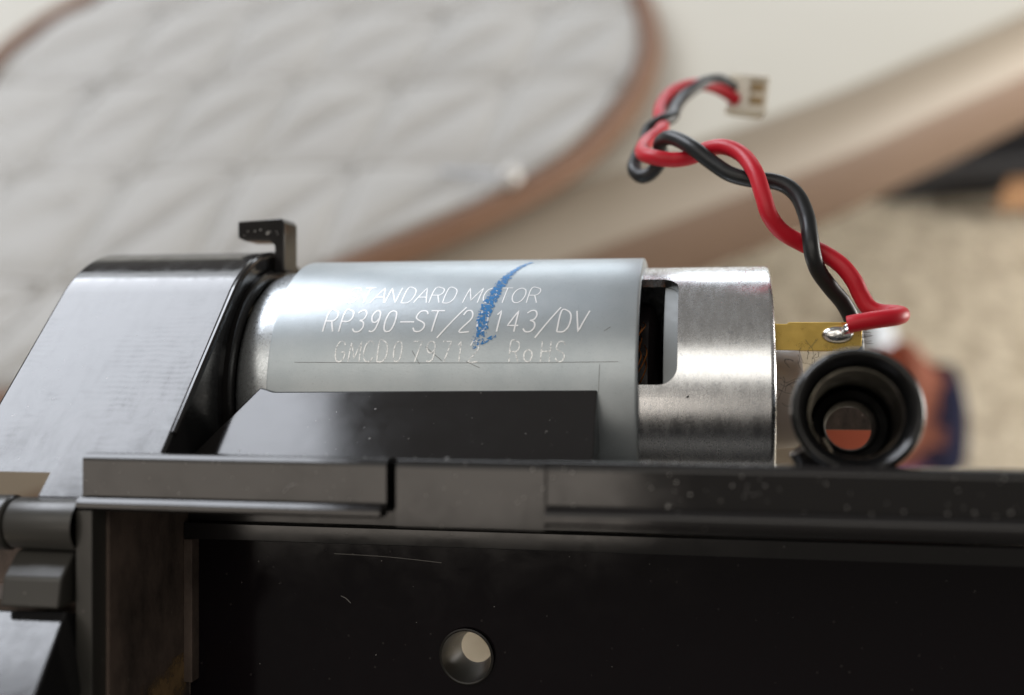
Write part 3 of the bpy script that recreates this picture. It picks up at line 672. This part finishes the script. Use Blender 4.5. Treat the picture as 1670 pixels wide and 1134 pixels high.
sk = MB().grid(rows[2:] + [inset(out, .5, ZS - RB - 8), inset(out, 2, ZS - RB - 20), inset(out, 8, ZS - RB - 28), inset(out, 40, ZS - RB - 33)], closed_u=True)  # brown starts on the roll, so its colour carries the shade there
wbuild(sk, 'seat_underside', M['side_shade'], chair, sharp=60)
bnd = MB().grid([[p + Vector((0, 0, .25)) for p in r_] for r_ in rows[1:7]], closed_u=True)  # tan band paints the roll-off shading between cream and brown
wbuild(bnd, 'edge_shade_band', M['shade_band'], chair, sharp=60)
lg = wz(1800, 330, 0)
wbuild(MB().lathe([(0, 30), (6, 32), (10, 24), (80, 22), (118, 26)], lg + Vector((20, 40, 0)), (0, 0, 1), 24), 'chair_leg', M['black'], chair)
# quilted pad
brd = [(1035, -10), (1052, 50), (1045, 110), (1005, 180), (930, 255), (830, 315), (700, 375), (560, 432), (420, 495), (250, 575), (80, 640), (-40, 640), (-75, 520), (-80, 330), (-45, 180), (20, 85), (140, 5), (300, -70), (520, -130), (760, -150), (950, -100)]
bp_ = [wz(px, py, ZP - 4) for px, py in brd]
bs_ = smooth(bp_ + [bp_[0]], 10)[:-1]
cen = sum(bs_, Vector((0, 0, 0))) / len(bs_)
pad = empty('seat_pad', 'white quilted seat pad with brown piping lying on the cream chair', 'seat pad', tuple(Vector((cen.x, cen.y, ZP - 12))), rot=False)
A_ = wz(600, 262, ZP); B_ = wz(790, 262, ZP); C_ = wz(676, 118, ZP)
av, bv = B_ - A_, C_ - A_; det = av.x * bv.y - av.y * bv.x
import mathutils
def quilt_h(p):
    q = p - A_; w_ = Vector((mathutils.noise.noise(p * .012), mathutils.noise.noise(p * .012 + Vector((9, 0, 0))), 0)) * 5; q = q + w_
    i = (q.x * bv.y - q.y * bv.x) / det; j = (av.x * q.y - av.y * q.x) / det
    h = 1.0
    for f_ in (i, j, i - j):
        d_ = abs(f_ - round(f_)) * 2; h *= 1 - math.exp(-(d_ / .22)) * .85
    return h
NR, NS = 130, len(bs_)
rows = []
for r_ in range(NR + 1):
    k = r_ / NR
    row = []
    for p in bs_:
        q = cen + (p - cen) * k
        fall = min(1, (1 - k) / .035)
        q.z = ZP - 9 + 5.5 * sqrt(fall) + 2.8 * quilt_h(q) * fall + 1.2 * mathutils.noise.noise(q * .03)
        row.append(q)
    rows.append(row)
wbuild(MB().grid(rows, closed_u=True), 'quilted_cover', M['quilt'], pad, sharp=80)
def inside(p):
    c_ = False
    for i_ in range(len(bs_)):
        a_, b_ = bs_[i_], bs_[i_ - 1]
        if (a_.y > p.y) != (b_.y > p.y) and p.x < (b_.x - a_.x) * (p.y - a_.y) / (b_.y - a_.y) + a_.x: c_ = not c_
    return c_
def lat(i, j): return A_ + av * i + bv * j
thr = MB()
for fam in range(3):
    for k_ in range(-14, 15):
        run = []
        for t_ in range(-160, 161):
            u_ = t_ / 12
            p = lat(u_, k_) if fam == 0 else (lat(k_, u_) if fam == 1 else lat(u_ + k_, u_))
            w_ = Vector((mathutils.noise.noise(p * .012), mathutils.noise.noise(p * .012 + Vector((9, 0, 0))), 0)) * 5; p = p - w_
            if inside(cen + (p - cen) * 1.035): run.append(Vector((p.x, p.y, ZP - 2.9 + 1.2 * mathutils.noise.noise(Vector((p.x, p.y, ZP)) * .03))))
            else:
                if len(run) > 2: thr.tube(run, .75, n=6, sub=1)
                run = []
        if len(run) > 2: thr.tube(run, .75, n=6, sub=1)
wbuild(thr, 'quilting_thread', M['thread'], pad, kind='stuff')
wbuild(MB().grid([bs_, [Vector((p.x, p.y, ZS + .3)) for p in bs_]], closed_u=True), 'pad_side', M['piping'], pad)
loop = [p + (p - cen).normalized() * 2 for p in bs_]
pt = MB(); m_ = len(loop); rws = []
for i in range(m_):
    t = (loop[(i + 1) % m_] - loop[i - 1]).normalized(); nn = Vector((t.y, -t.x, 0))
    rws.append([loop[i] + (nn * cos(a_) + Vector((0, 0, 1)) * sin(a_)) * 4.4 + Vector((0, 0, -1.5)) for a_ in [2 * pi * q / 12 for q in range(12)]])
pt.grid(rws, closed_u=True, closed_v=True)
wbuild(pt, 'piping', M['piping'], pad)
bd = wz(832, 288, ZP + 3)
bead = MB().lathe([(-3.4, .2), (-2.6, 2.2), (0, 3.4), (2.6, 2.2), (3.4, .2)], bd, (0, 0, 1), 20)
n = NT('clear_bead'); n.set(Base_Color=(.85, .83, .80), Roughness=.15, Transmission_Weight=.35); M['bead'] = n.m
wbuild(bead, 'bead', M['bead'], pad)
wbuild(MB().tube([bd, wz(800, 284, ZP + 2), wz(760, 282, ZP), wz(720, 280, ZP - 2)], .8, n=8), 'thread_tie', M['pale_item'], pad)

# dark furniture at the right edge
fb = wz(1600, 330, 0)
fur = empty('furniture_foot', 'black furniture foot with a tan wooden cap at the right edge under the chair', 'furniture', tuple(fb), rot=False)
q = [wz(1445, 338, 0), wz(1600, 326, 0), wz(1900, 300, 0), wz(1900, 150, 0), wz(1440, 260, 0)]
mbf = MB().prism([(p.x, p.y) for p in q], 2, .5, 26)
wbuild(mbf, 'foot_block', M['black'], fur, bevel=4)
q = [wz(1620, 346, 14), wz(1900, 340, 14), wz(1900, 318, 14), wz(1630, 322, 14)]
wbuild(MB().prism([(p.x, p.y) for p in q], 2, 14, 27.5), 'wooden_cap', M['wood'], fur, bevel=2)
# patterned cloth on the carpet behind the ring
def mound(name, mat, cx, cy, rx, ry, h, label, cat, seed):
    c = wz(cx, cy, 0); mb = MB(); rows = []
    for r_ in range(25):
        k = r_ / 24; row = []
        for i in range(64):
            t = 2 * pi * i / 64; w_ = 1 + .13 * mathutils.noise.noise(Vector((cos(t) * 1.6, sin(t) * 1.6, seed)))
            x, y = cos(t) * rx * k * w_, sin(t) * ry * k * w_
            z = h * (1 - k ** 2.6) * (1 + .25 * mathutils.noise.noise(Vector((x * .06, y * .06, seed + 3)))) + .6
            row.append(c + Vector((x, y, z)))
        rows.append(row)
    o = wbuild(mb.grid(rows, closed_u=True), name, mat, base=c); o.location = c * S
    o['label'] = label; o['category'] = cat; return o
mound('patterned_cloth', M['cloth'], 1440, 735, 33, 24, 58, 'crumpled navy, orange and magenta patterned cloth on the carpet behind the black ring', 'cloth', 4)
mound('pale_patch', M['pale_item'], 1425, 545, 9, 20, 6, 'small pale white patch on the carpet above the black ring', 'pale_item', 9)  # low pale mound set on the carpet
